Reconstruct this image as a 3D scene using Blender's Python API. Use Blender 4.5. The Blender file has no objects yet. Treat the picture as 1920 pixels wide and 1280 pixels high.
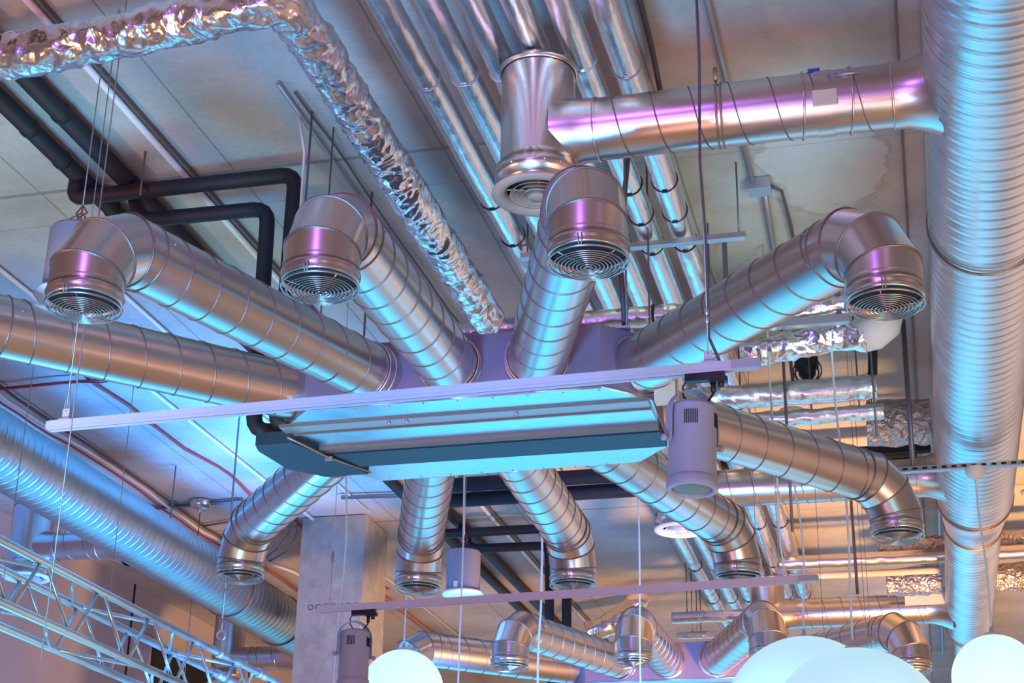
import bpy, math, random
from mathutils import Vector, Matrix, noise
random.seed(7)
PI = math.pi
V = Vector
SC = bpy.context.scene
COL = SC.collection

# ------------------------------------------------------------------ camera
F_PX = 3018.5
cy_ = V((825, -1290, -F_PX)).normalized()
cz_ = V((120, 7140, -F_PX)).normalized()
cx_ = cy_.cross(cz_).normalized()
cz_ = cx_.cross(cy_).normalized()
RW = Matrix((cx_, cy_, cz_))                 # camera space -> world space
CAM = V((0, 0, 1.6))
cam_data = bpy.data.cameras.new('camera')
cam_data.sensor_width = 36.0
cam_data.lens = F_PX / 1920 * 36.0
cam_data.clip_end = 200
cam = bpy.data.objects.new('camera', cam_data)
COL.objects.link(cam)
cam.matrix_world = Matrix.Translation(CAM) @ RW.to_4x4()
SC.camera = cam

def ray(px, py):
    return RW @ V((px - 960, 640 - py, -F_PX))
def at(px, py, z):                            # point of the picture at height z
    d = ray(px, py); return CAM + d * ((z - CAM.z) / d.z)
def aty(px, py, y):                           # point of the picture at distance y
    d = ray(px, py); return CAM + d * (y / d.y)
def atx(px, py, x):
    d = ray(px, py); return CAM + d * (x / d.x)

# ------------------------------------------------------------------ world
world = bpy.data.worlds.new('hall_surroundings'); SC.world = world
world.use_nodes = True
nt = world.node_tree; nt.nodes.clear()
wout = nt.nodes.new('ShaderNodeOutputWorld'); bg = nt.nodes.new('ShaderNodeBackground')
tc = nt.nodes.new('ShaderNodeTexCoord')
LOBES = [  # direction, colour, strength, sharpness of each glow standing for unseen surroundings
    ((-.45, .83, -.43), (.05, .47, .86), 3.4, 11.5),    # cyan lit hall in front, left of centre
    ((-.16, .88, -.44), (.06, .56, .98), 2.3, 34.0),    # cyan lit hall straight ahead
    ((.05, .98, -.10), (1.0, .68, .42), .5, 26.0),      # golden far end of the hall
    ((-.55, .70, -.55), (.10, .60, .95), 1.7, 14.0),
    ((-.92, .30, -.30), (.06, .32, .8), .8, 9.0),      # blue stage to the left
    ((.46, .86, -.20), (1.0, .70, .62), 1.7, 14.0),     # warm glow added on the right for the metal to reflect
    ((.90, -.10, -.40), (1.0, .58, .44), .9, 6.0),
    ((.05, .05, -1), (1.0, .47, .20), .72, 6.0),        # golden glow added from below, no floor is built
    ((0, -.9, -.35), (.46, .22, .26), .30, 3.0),        # dim back of the hall
    ((-.12, -.93, -.30), (.32, .10, 1.0), 2.0, 90.0),   # violet stage lamp
    ((.35, -.60, -.70), (1.0, .48, .30), 1.15, 45.0),    # amber lamps
    ((-.40, .35, -.85), (.40, .75, 1.0), .9, 50.0),
    ((0, -.6, .8), (.52, .26, .18), .34, 2.0),          # slab behind the viewer
]
acc = None
for d, c, s, k in LOBES:
    d = V(d).normalized()
    dot = nt.nodes.new('ShaderNodeVectorMath'); dot.operation = 'DOT_PRODUCT'
    nt.links.new(tc.outputs['Generated'], dot.inputs[0]); dot.inputs[1].default_value = d
    m1 = nt.nodes.new('ShaderNodeMath'); m1.operation = 'SUBTRACT'; nt.links.new(dot.outputs['Value'], m1.inputs[0]); m1.inputs[1].default_value = 1
    m2 = nt.nodes.new('ShaderNodeMath'); m2.operation = 'MULTIPLY'; nt.links.new(m1.outputs[0], m2.inputs[0]); m2.inputs[1].default_value = k
    m3 = nt.nodes.new('ShaderNodeMath'); m3.operation = 'EXPONENT'; nt.links.new(m2.outputs[0], m3.inputs[0])
    sc = nt.nodes.new('ShaderNodeVectorMath'); sc.operation = 'SCALE'
    sc.inputs[0].default_value = [x * s for x in c]; nt.links.new(m3.outputs[0], sc.inputs['Scale'])
    if acc is None:
        ad = nt.nodes.new('ShaderNodeVectorMath'); ad.operation = 'ADD'; ad.inputs[0].default_value = (.040, .042, .042)
        nt.links.new(sc.outputs[0], ad.inputs[1]); acc = ad
    else:
        ad = nt.nodes.new('ShaderNodeVectorMath'); ad.operation = 'ADD'
        nt.links.new(acc.outputs[0], ad.inputs[0]); nt.links.new(sc.outputs[0], ad.inputs[1]); acc = ad
nt.links.new(acc.outputs[0], bg.inputs['Color'])
bg.inputs['Strength'].default_value = .62
nt.links.new(bg.outputs[0], wout.inputs['Surface'])

# ------------------------------------------------------------------ unseen coloured lamps for the hall, some added to tint surfaces
def lamp(name, loc, target, color, power, size=.5, spot=None, blend=.5):
    ld = bpy.data.lights.new(name, 'SPOT' if spot else 'AREA')
    ld.color = color; ld.energy = power
    if spot:
        ld.spot_size = math.radians(spot); ld.spot_blend = blend; ld.shadow_soft_size = size
    else:
        ld.shape = 'DISK'; ld.size = size
    o = bpy.data.objects.new(name, ld); COL.objects.link(o)
    o.location = loc
    o.rotation_euler = (V(target) - V(loc)).to_track_quat('-Z', 'Y').to_euler()
    return o
lamp('blue_stage_light', (-3.3, 12.4, .8), (-5.7, 11.2, 6), (.03, .32, 1.0), 7500, 1.0, 50, .7)
lamp('blue_wall_light', (-6.6, 11.0, 1.4), (-6.8, 11.6, 6), (.10, .36, 1.0), 70, 1.2)
lamp('violet_track_fill', (-2.2, 4.4, 2.0), (-2.1, 9.0, 3.9), (.78, .42, .86), 190, .5, 50, .8)  # added fill that brightens the lower track, source unseen
lamp('blue_wash_light', (-2.2, 1.5, .5), (-2.3, 6.9, 6), (.07, .46, .95), 2300, .6, 42, .7)
lamp('teal_left_fill', (-3.6, 2.5, .5), (-4.8, 9.0, 6), (.24, .80, .85), 1200, .5, 40, .8)  # added wash giving the left ceiling its teal tint
lamp('brown_reflection_fill', (-1.5, -1.5, .5), (-1.5, 1.0, 6), (1.0, .46, .32), 520, .5, 95, .8)  # added behind the camera so the duct tops reflect brown
lamp('amber_wash_light', (-7.5, 1.0, 1.2), (-3.6, 6.6, 6), (1.0, .44, .16), 900, .12, 40, .5)
lamp('warm_right_light', (3.2, 5.0, .8), (0.7, 7.6, 6), (1.0, .46, .32), 800, 2.0, 66, .9)
lamp('rose_strip_fill', (-.7, 4.2, .8), (.15, 8.2, 6), (1.0, .46, .34), 420, 2.2, 40, .9)  # added wash for the pink strip of ceiling at right
lamp('far_blue_light', (-1.6, 7.6, 1.2), (-2.0, 13.6, 4.5), (.08, .38, 1.0), 3600, .8, 44, .7)
lamp('warm_far_light', (1.5, 11, .6), (-2.0, 16.5, 6), (1.0, .50, .20), 4000, .5, 95, .8)
lamp('violet_front_light', (-2.5, -3.0, 2.2), (-1.9, 8, 4.2), (.66, .34, .95), 420, 1.4, 60, .8)
lamp('violet_ceiling_spot', (-1.9, .6, 5.75), (-1.9, 6, 4.2), (.42, .14, 1.0), 42, .55)
lamp('teal_wash_fill', (2.2, 3.5, .6), (-.3, 8.6, 6), (.16, .80, .76), 1200, 1.5, 38, .8)  # added wash that turns the ceiling right of centre teal
lamp('rose_front_light', (2.0, -2.0, 1.8), (-.8, 7, 4.6), (1.0, .50, .38), 90, 1.2, 50, .8)
SC.view_settings.view_transform = 'Standard'
SC.view_settings.look = 'None'
SC.view_settings.gamma = 1
SC.view_settings.exposure = -0.12
SC.view_settings.use_curve_mapping = False

# ------------------------------------------------------------------ materials
def mat(name, col, rough=.5, metal=0.0, bump=None, mottle=None, emit=None, spec=None, rvar=None, stretch=None):
    m = bpy.data.materials.new(name); m.use_nodes = True
    t = m.node_tree; b = t.nodes['Principled BSDF']
    b.inputs['Base Color'].default_value = (*col, 1); b.inputs['Roughness'].default_value = rough
    b.inputs['Metallic'].default_value = metal
    if spec is not None: b.inputs['Specular IOR Level'].default_value = spec
    co = t.nodes.new('ShaderNodeTexCoord')
    src = co.outputs['Object']
    if stretch:
        mp = t.nodes.new('ShaderNodeMapping'); mp.inputs['Scale'].default_value = stretch
        t.links.new(src, mp.inputs[0]); src = mp.outputs[0]
    if mottle:                                  # (scale, amount)
        n = t.nodes.new('ShaderNodeTexNoise'); n.inputs['Scale'].default_value = mottle[0]; n.inputs['Detail'].default_value = 6
        t.links.new(src, n.inputs['Vector'])
        r = t.nodes.new('ShaderNodeMapRange'); r.inputs[1].default_value = .3; r.inputs[2].default_value = .7
        r.inputs[3].default_value = 1 - mottle[1]; r.inputs[4].default_value = 1 + mottle[1]
        t.links.new(n.outputs[0], r.inputs[0])
        vm = t.nodes.new('ShaderNodeVectorMath'); vm.operation = 'SCALE'; vm.inputs[0].default_value = col
        t.links.new(r.outputs[0], vm.inputs['Scale']); t.links.new(vm.outputs[0], b.inputs['Base Color'])
    if rvar:                                    # (scale, lo, hi)
        n = t.nodes.new('ShaderNodeTexNoise'); n.inputs['Scale'].default_value = rvar[0]; n.inputs['Detail'].default_value = 4
        t.links.new(src, n.inputs['Vector'])
        r = t.nodes.new('ShaderNodeMapRange'); r.inputs[1].default_value = .3; r.inputs[2].default_value = .7
        r.inputs[3].default_value = rvar[1]; r.inputs[4].default_value = rvar[2]
        t.links.new(n.outputs[0], r.inputs[0]); t.links.new(r.outputs[0], b.inputs['Roughness'])
    if bump:                                    # (kind, scale, distance, strength)
        if bump[0] == 'voronoi':
            n = t.nodes.new('ShaderNodeTexVoronoi'); n.inputs['Scale'].default_value = bump[1]
            nz = t.nodes.new('ShaderNodeTexNoise'); nz.inputs['Scale'].default_value = bump[1] * .6; t.links.new(src, nz.inputs['Vector'])
            av = t.nodes.new('ShaderNodeVectorMath'); av.operation = 'MULTIPLY_ADD'
            t.links.new(nz.outputs['Color'], av.inputs[0]); av.inputs[1].default_value = (.12, .12, .12); t.links.new(src, av.inputs[2])
            t.links.new(av.outputs[0], n.inputs['Vector']); outp = n.outputs['Distance']
        else:
            n = t.nodes.new('ShaderNodeTexNoise'); n.inputs['Scale'].default_value = bump[1]; n.inputs['Detail'].default_value = 5
            t.links.new(src, n.inputs['Vector']); outp = n.outputs[0]
        bp = t.nodes.new('ShaderNodeBump'); bp.inputs['Distance'].default_value = bump[2]; bp.inputs['Strength'].default_value = bump[3]
        t.links.new(outp, bp.inputs['Height']); t.links.new(bp.outputs[0], b.inputs['Normal'])
    if emit:
        b.inputs['Emission Color'].default_value = (*emit[0], 1); b.inputs['Emission Strength'].default_value = emit[1]
    return m

M = {}
M['galv'] = mat('galvanised_steel', (.70, .65, .63), .27, 1, mottle=(14, .03))
M['seam'] = mat('seam_steel', (.30, .23, .22), .42, .9)
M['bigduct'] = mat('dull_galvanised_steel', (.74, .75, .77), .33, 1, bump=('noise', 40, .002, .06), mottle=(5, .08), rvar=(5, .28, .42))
M['darkduct'] = mat('shade_darkened_galvanised_steel', (.42, .49, .49), .36, 1, mottle=(5, .08))  # same steel as the other duct, its dim reflections painted in darker
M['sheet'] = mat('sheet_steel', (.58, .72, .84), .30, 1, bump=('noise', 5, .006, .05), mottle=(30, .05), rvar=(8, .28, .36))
M['sheet_dark'] = mat('dark_sheet_steel', (.035, .075, .11), .5, .6, mottle=(20, .08))
M['groove'] = mat('brown_steel_groove_shade', (.20, .14, .12), .55, .4)  # brown metal strips; under the box it stands for groove shade
M['foil'] = mat('aluminium_foil_wrap', (.90, .91, .93), .22, 1, bump=('voronoi', 20, .010, .35))
M['foilpipe'] = mat('foil_pipe_lagging', (.86, .87, .90), .27, 1, bump=('noise', 34, .010, .35), stretch=(1, .3, 1))
M['foilrough'] = mat('crumpled_foil', (.55, .50, .50), .48, 1, bump=('voronoi', 22, .02, .9))
M['black'] = mat('black_rubber_insulation', (.012, .011, .016), .62, 0, bump=('noise', 30, .004, .3))
M['plastic'] = mat('black_plastic', (.012, .012, .016), .45)
M['paint'] = mat('pale_painted_metal', (.62, .52, .62), .45, 0, mottle=(40, .03))
M['housing'] = mat('violet_tinted_housing', (.20, .14, .22), .5, 0, mottle=(40, .03))  # violet light on the box sides is put into this base colour
M['spotpaint'] = mat('spotlight_paint', (.40, .37, .45), .42, 0, mottle=(60, .03))
M['white'] = mat('white_enamel', (.78, .76, .74), .40)
M['cable_white'] = mat('white_cable', (.80, .82, .84), .45)
M['wire'] = mat('steel_wire', (.42, .40, .42), .45, .7)
M['rod'] = mat('threaded_rod_steel', (.20, .20, .24), .45, .7)
M['rope'] = mat('dark_power_cable', (.10, .08, .10), .5)
M['red'] = mat('red_cable', (.42, .05, .06), .5)
M['copper'] = mat('brown_cable', (.32, .12, .08), .5)
M['alu'] = mat('satin_aluminium', (.66, .82, .84), .32, 1, rvar=(7, .26, .40))
M['strut'] = mat('zinc_strut', (.55, .54, .56), .40, .9)
M['speaker'] = mat('grey_speaker_shell', (.30, .27, .33), .5)
M['dark'] = mat('dark_void', (.015, .014, .018), .8)
M['diffuser'] = mat('tan_painted_diffuser', (.50, .36, .26), .5)
M['cap'] = mat('white_insulation_cap', (.78, .68, .66), .7, 0, bump=('noise', 12, .01, .3))
M['lens'] = mat('spotlight_lens', (.26, .19, .14), .35, .4, bump=('voronoi', 60, .004, .6))
M['tan'] = mat('beige_painted_metal', (.66, .55, .45), .5)
M['globe'] = mat('opal_glass_globe', (.85, .93, .95), .35, 0, emit=((.56, .90, 1.0), .98))
M['globe_big'] = mat('dim_opal_glass_globe', (.85, .93, .95), .35, 0, emit=((.36, .74, .88), .84))
M['sticker'] = mat('blue_sticker', (.04, .12, .55), .5)
M['brass'] = mat('brass_tag', (.45, .34, .26), .4, .8)
M['edge'] = mat('grey_coated_steel', (.42, .46, .50), .5, .6)

def ceiling_material():
    m = bpy.data.materials.new('cast_concrete_ceiling'); m.use_nodes = True
    t = m.node_tree; b = t.nodes['Principled BSDF']; b.inputs['Roughness'].default_value = .85
    co = t.nodes.new('ShaderNodeTexCoord'); sx = t.nodes.new('ShaderNodeSeparateXYZ'); t.links.new(co.outputs['Object'], sx.inputs[0])
    def math_(op, a, b_=None, c=None):
        n = t.nodes.new('ShaderNodeMath'); n.operation = op
        for i, v in enumerate((a, b_, c)):
            if v is None: continue
            if isinstance(v, (int, float)): n.inputs[i].default_value = v
            else: t.links.new(v, n.inputs[i])
        return n.outputs[0]
    def line(coord, period, off, w):
        u = math_('PINGPONG', math_('SUBTRACT', coord, off), period / 2)
        return math_('LESS_THAN', u, w)
    n1 = t.nodes.new('ShaderNodeTexNoise'); n1.inputs['Scale'].default_value = 1.1; n1.inputs['Detail'].default_value = 8; n1.inputs['Roughness'].default_value = .62
    t.links.new(co.outputs['Object'], n1.inputs['Vector'])
    n2 = t.nodes.new('ShaderNodeTexNoise'); n2.inputs['Scale'].default_value = 28; n2.inputs['Detail'].default_value = 6
    t.links.new(co.outputs['Object'], n2.inputs['Vector'])
    cr = t.nodes.new('ShaderNodeValToRGB'); e = cr.color_ramp.elements
    e[0].position = .34; e[0].color = (.38, .36, .34, 1); e[1].position = .66; e[1].color = (.56, .54, .50, 1)
    t.links.new(n1.outputs[0], cr.inputs[0])
    n2b = math_('MULTIPLY_ADD', n2.outputs[0], .30, .85)
    v1 = t.nodes.new('ShaderNodeVectorMath'); v1.operation = 'SCALE'; t.links.new(cr.outputs[0], v1.inputs[0]); t.links.new(n2b, v1.inputs['Scale'])
    wob = math_('MULTIPLY_ADD', n1.outputs[0], .02, -.01)
    xx = math_('ADD', sx.outputs[0], wob); yy = math_('ADD', sx.outputs[1], wob)
    g1 = line(xx, 1.22, .13, .006); g2 = line(yy, 6.75, 7.36, .016); g3 = line(yy, 2.25, 1.0, .003)
    g = math_('MAXIMUM', g1, math_('MAXIMUM', g2, g3))
    # wet patch with its own outline on the right-hand slab
    dx = math_('DIVIDE', math_('SUBTRACT', sx.outputs[0], -.30), .36); dy = math_('DIVIDE', math_('SUBTRACT', sx.outputs[1], 8.0), .62)
    dist = math_('ADD', math_('MULTIPLY', dx, dx), math_('MULTIPLY', dy, dy))
    n3 = t.nodes.new('ShaderNodeTexNoise'); n3.inputs['Scale'].default_value = 5; n3.inputs['Detail'].default_value = 8; t.links.new(co.outputs['Object'], n3.inputs['Vector'])
    dd = math_('ADD', dist, math_('MULTIPLY_ADD', n3.outputs[0], 1.6, -.8))
    ring = math_('LESS_THAN', math_('ABSOLUTE', math_('SUBTRACT', dd, .95)), .09)
    inside = math_('LESS_THAN', dd, .9)
    mx = t.nodes.new('ShaderNodeMix'); mx.data_type = 'RGBA'; t.links.new(math_('MULTIPLY', inside, .35), mx.inputs['Factor'])
    t.links.new(v1.outputs[0], mx.inputs[6]); mx.inputs[7].default_value = (.72, .70, .66, 1)
    mx1 = t.nodes.new('ShaderNodeMix'); mx1.data_type = 'RGBA'; t.links.new(math_('MULTIPLY', ring, .22), mx1.inputs['Factor'])
    t.links.new(mx.outputs[2], mx1.inputs[6]); mx1.inputs[7].default_value = (.20, .18, .16, 1)
    mx2 = t.nodes.new('ShaderNodeMix'); mx2.data_type = 'RGBA'; t.links.new(math_('MULTIPLY', g, .5), mx2.inputs['Factor'])
    t.links.new(mx1.outputs[2], mx2.inputs[6]); mx2.inputs[7].default_value = (.10, .09, .08, 1)
    t.links.new(mx2.outputs[2], b.inputs['Base Color'])
    bp = t.nodes.new('ShaderNodeBump'); bp.inputs['Distance'].default_value = .01; bp.inputs['Strength'].default_value = .35
    hh = math_('SUBTRACT', n2.outputs[0], math_('MULTIPLY', g, 2.0)); t.links.new(hh, bp.inputs['Height']); t.links.new(bp.outputs[0], b.inputs['Normal'])
    return m
M['ceiling'] = ceiling_material()
M['column'] = mat('column_concrete', (.40, .41, .40), .85, 0, bump=('noise', 22, .01, .4), mottle=(9, .16))
M['wall'] = mat('lavender_plaster', (.56, .52, .58), .8, 0, mottle=(2, .05))

# ------------------------------------------------------------------ mesh building
def perp(d):
    d = d.normalized(); a = V((0, 0, 1)) if abs(d.z) < .9 else V((1, 0, 0))
    u = d.cross(a).normalized(); return u, d.cross(u).normalized()

class MB:
    def __init__(s): s.v = []; s.f = []; s.sm = []
    def ring_bridge(s, a, b, n, smooth=True, wrap=True):
        for i in range(n if wrap else n - 1):
            j = (i + 1) % n; s.f.append((a + i, a + j, b + j, b + i)); s.sm.append(smooth)
    def cap(s, a, n, flip=False):
        s.f.append(tuple(range(a, a + n))[::-1 if flip else 1]); s.sm.append(False)
    def tube(s, pts, r, n=10, caps=True, closed=False):
        pts = [V(p) for p in pts]; k = len(pts)
        rs = r if isinstance(r, (list, tuple)) else [r] * k
        d0 = (pts[1] - pts[0]).normalized(); u, w = perp(d0); starts = []
        for i in range(k):
            if closed: d = (pts[(i + 1) % k] - pts[i - 1]).normalized()
            elif i == 0: d = d0
            elif i == k - 1: d = (pts[-1] - pts[-2]).normalized()
            else: d = ((pts[i + 1] - pts[i]).normalized() + (pts[i] - pts[i - 1]).normalized()).normalized()
            u = (u - d * u.dot(d)).normalized(); w = d.cross(u)
            starts.append(len(s.v))
            for j in range(n):
                a = 2 * PI * j / n; s.v.append(pts[i] + (u * math.cos(a) + w * math.sin(a)) * rs[i])
        for i in range(k - 1): s.ring_bridge(starts[i], starts[i + 1], n)
        if closed: s.ring_bridge(starts[-1], starts[0], n)
        elif caps: s.cap(starts[0], n, True); s.cap(starts[-1], n)
        return s
    def ringbead(s, c, d, R, r, n=48, m=6):
        c = V(c); u, w = perp(V(d))
        return s.tube([c + (u * math.cos(2 * PI * i / n) + w * math.sin(2 * PI * i / n)) * R for i in range(n)], r, m, closed=True)
    def helix(s, a, b, R, pitch, r=.0032, phase=0., m=5, per=36):
        a = V(a); b = V(b); L = (b - a).length; d = (b - a) / L; u, w = perp(d); k = int(L / pitch * per)
        pts = []
        for i in range(k + 1):
            t = i / k; an = 2 * PI * (t * L / pitch) + phase
            pts.append(a + d * (t * L) + (u * math.cos(an) + w * math.sin(an)) * R)
        return s.tube(pts, r, m)
    def lathe(s, c, axis, prof, n=48):        # prof: (distance along axis, radius)
        c = V(c); d = V(axis).normalized(); u, w = perp(d); prev = None
        for (h, R) in prof:
            st = len(s.v)
            for j in range(n):
                a = 2 * PI * j / n; s.v.append(c + d * h + (u * math.cos(a) + w * math.sin(a)) * max(R, 1e-5))
            if prev is not None: s.ring_bridge(prev, st, n)
            prev = st
        return s
    def crisp(s, c, axis, prof, n=48):        # lathe with hard edges between bands
        for p, q in zip(prof[:-1], prof[1:]): s.lathe(c, axis, [p, q], n)
        return s
    def box(s, c, size, ax=None):
        c = V(c); X, Y, Z = ax if ax else (V((1, 0, 0)), V((0, 1, 0)), V((0, 0, 1)))
        st = len(s.v)
        for k in (-1, 1):
            for (i, j) in ((-1, -1), (1, -1), (1, 1), (-1, 1)):
                s.v.append(c + X * (i * size[0] / 2) + Y * (j * size[1] / 2) + Z * (k * size[2] / 2))
        for f in ((3, 2, 1, 0), (4, 5, 6, 7), (0, 1, 5, 4), (1, 2, 6, 5), (2, 3, 7, 6), (3, 0, 4, 7)):
            s.f.append(tuple(st + i for i in f)); s.sm.append(False)
        return s
    def prism(s, poly, z0, z1):
        n = len(poly); a = len(s.v)
        for z in (z0, z1):
            for p in poly: s.v.append(V((p[0], p[1], z)))
        s.ring_bridge(a, a + n, n, False); s.cap(a, n, True); s.cap(a + n, n); return s
    def miter(s, pts, R, n=48):               # round tube whose straight pieces meet in mitred seams
        pts = [V(p) for p in pts]
        for i in range(len(pts) - 1):
            d = (pts[i + 1] - pts[i]).normalized(); u, w = perp(d)
            if abs(d.z) > .9: u = V((1, 0, 0)) - d * d.x; u.normalize(); w = d.cross(u)
            st = []
            for e, o in ((i, i - 1), (i + 1, i + 2)):
                if 0 <= o < len(pts):
                    d2 = (pts[e] - pts[o]) if e > o else (pts[o] - pts[e]); d2.normalize(); nn = (d + d2).normalized()
                else: nn = d
                st.append(len(s.v))
                for j in range(n):
                    a = 2 * PI * j / n; q = (u * math.cos(a) + w * math.sin(a)) * R
                    s.v.append(pts[e] + q - d * (q.dot(nn) / d.dot(nn)))
            s.ring_bridge(st[0], st[1], n)
        return s
    def seam(s, p0, p, p1, R, r=.004, n=48):  # bead lying in the mitre plane at p
        p0, p, p1 = V(p0), V(p), V(p1)
        d = (p - p0).normalized(); nn = (d + (p1 - p).normalized()).normalized(); u, w = perp(d)
        q = []
        for j in range(n):
            a = 2 * PI * j / n; x = (u * math.cos(a) + w * math.sin(a)) * (R + r * .4); q.append(p + x - d * (x.dot(nn) / d.dot(nn)))
        return s.tube(q, r, 6, closed=True)
    def build(s, name, material, parent=None, second=None, **props):
        me = bpy.data.meshes.new(name); me.from_pydata([tuple(v) for v in s.v], [], s.f)
        me.polygons.foreach_set('use_smooth', s.sm); me.update()
        me.materials.append(material)
        if second:
            me.materials.append(second[0])
            for i in range(second[1], len(me.polygons)): me.polygons[i].material_index = 1
        o = bpy.data.objects.new(name, me); COL.objects.link(o)
        if parent: o.parent = parent; o.matrix_parent_inverse = Matrix.Translation(-V(parent.location))
        for k, v in props.items(): o[k] = v
        return o

def tag(o, label, cat, group=None, kind=None):
    o['label'] = label; o['category'] = cat
    if group: o['group'] = group
    if kind: o['kind'] = kind
    return o
def empty(name, loc, label, cat, group=None):
    o = bpy.data.objects.new(name, None); o.empty_display_size = .1; o.location = loc; COL.objects.link(o)
    return tag(o, label, cat, group)
def copy_tree(o, off, label, top=True, parent=None):
    c = o.copy(); COL.objects.link(c)
    if top: c.location = V(o.location) + V(off); c['label'] = label
    else:
        inv = o.matrix_parent_inverse.copy(); c.parent = parent; c.matrix_parent_inverse = inv
    for ch in [x for x in COL.objects if x.parent == o]: copy_tree(ch, off, label, False, c)
    return c

# ------------------------------------------------------------------ setting
ZC = 6.0
cb = MB(); cb.box((-1.5, 22, ZC + .15), (19.0, 48, .3)); o = cb.build('ceiling', M['ceiling'], kind='structure')
wl = MB(); wl.box((-8.47, 22, 3.2), (.2, 46, 5.6)); wl.build('wall_left', M['wall'], kind='structure')
for i, yy in enumerate((12.6, 15.9, 19.2, 22.5)):
    b = MB(); b.box((-8.366, yy, 3.2), (.008, .03, 5.6)); b.build('trim_%d' % (i + 1), M['dark'], kind='structure')
b = MB(); b.box((-1.5, 40, 3.2), (19, .2, 5.6)); b.build('wall_back', M['wall'], kind='structure')
# dark opening high in the left wall
P1 = atx(272, 1215, -8.36); P2 = atx(420, 1290, -8.36); WZ = 5.46
b = MB(); b.box((-8.34, (P1.y + P2.y) / 2, WZ - .55), (.05, P2.y - P1.y, 1.1)); w1 = b.build('window_1', M['dark'], kind='structure')
b = MB()
for (yy, zz, sy, sz) in (((P1.y + P2.y) / 2, WZ, P2.y - P1.y + .1, .05), ((P1.y + P2.y) / 2, WZ - 1.1, P2.y - P1.y + .1, .05), (P1.y, WZ - .55, .05, 1.15), (P2.y, WZ - .55, .05, 1.15)):
    b.box((-8.33, yy, zz), (.08, sy, sz))
b.build('window_frame', M['wall'], w1)
# concrete column with formwork rings and pinholes
cm = MB(); cm.prism([(-5.60, 13.83), (-4.97, 13.83), (-4.97, 14.5), (-5.60, 14.5)], 0.0, 5.99)
colm = cm.build('column', M['column'], kind='structure')
b = MB()
for i in range(7): b.ringbead((-5.46 + .075 * i, 13.828, 5.12), (0, 1, 0), .024, .004, 18, 5)
b.build('cast_ring_marks', M['seam'], colm)
b = MB()
for i in range(26):
    b.lathe((random.uniform(-5.55, -5.02), 13.831, random.uniform(4.6, 5.85)), (0, -1, 0), [(0, .008), (.002, 0)], 8)
b.build('pinholes', M['dark'], colm)
# anchor pinholes drilled in the slab

# ------------------------------------------------------------------ round grille, drawn once and reused
RD = .140
def grille_mesh():
    g = MB()
    for i in range(9):
        r = .014 + i * .0138
        g.ringbead((0, 0, -.012 - .010 * (1 - r / .13)), (0, 0, 1), r, .0025, max(16, int(20 + r * 200)), 5)
    for a in range(4):
        t = a * PI / 2 + .5
        g.tube([(0, 0, -.016), (math.cos(t) * .142, math.sin(t) * .142, -.003)], .0022, 5)
    g.ringbead((0, 0, .0), (0, 0, 1), .1435, .0045, 48, 6)
    return g
GM = grille_mesh().build('grille', M['seam']); GRILLE = GM.data; bpy.data.objects.remove(GM)
GRILLE.materials[0] = mat('grille_steel', (.50, .44, .42), .32, 1)

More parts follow.
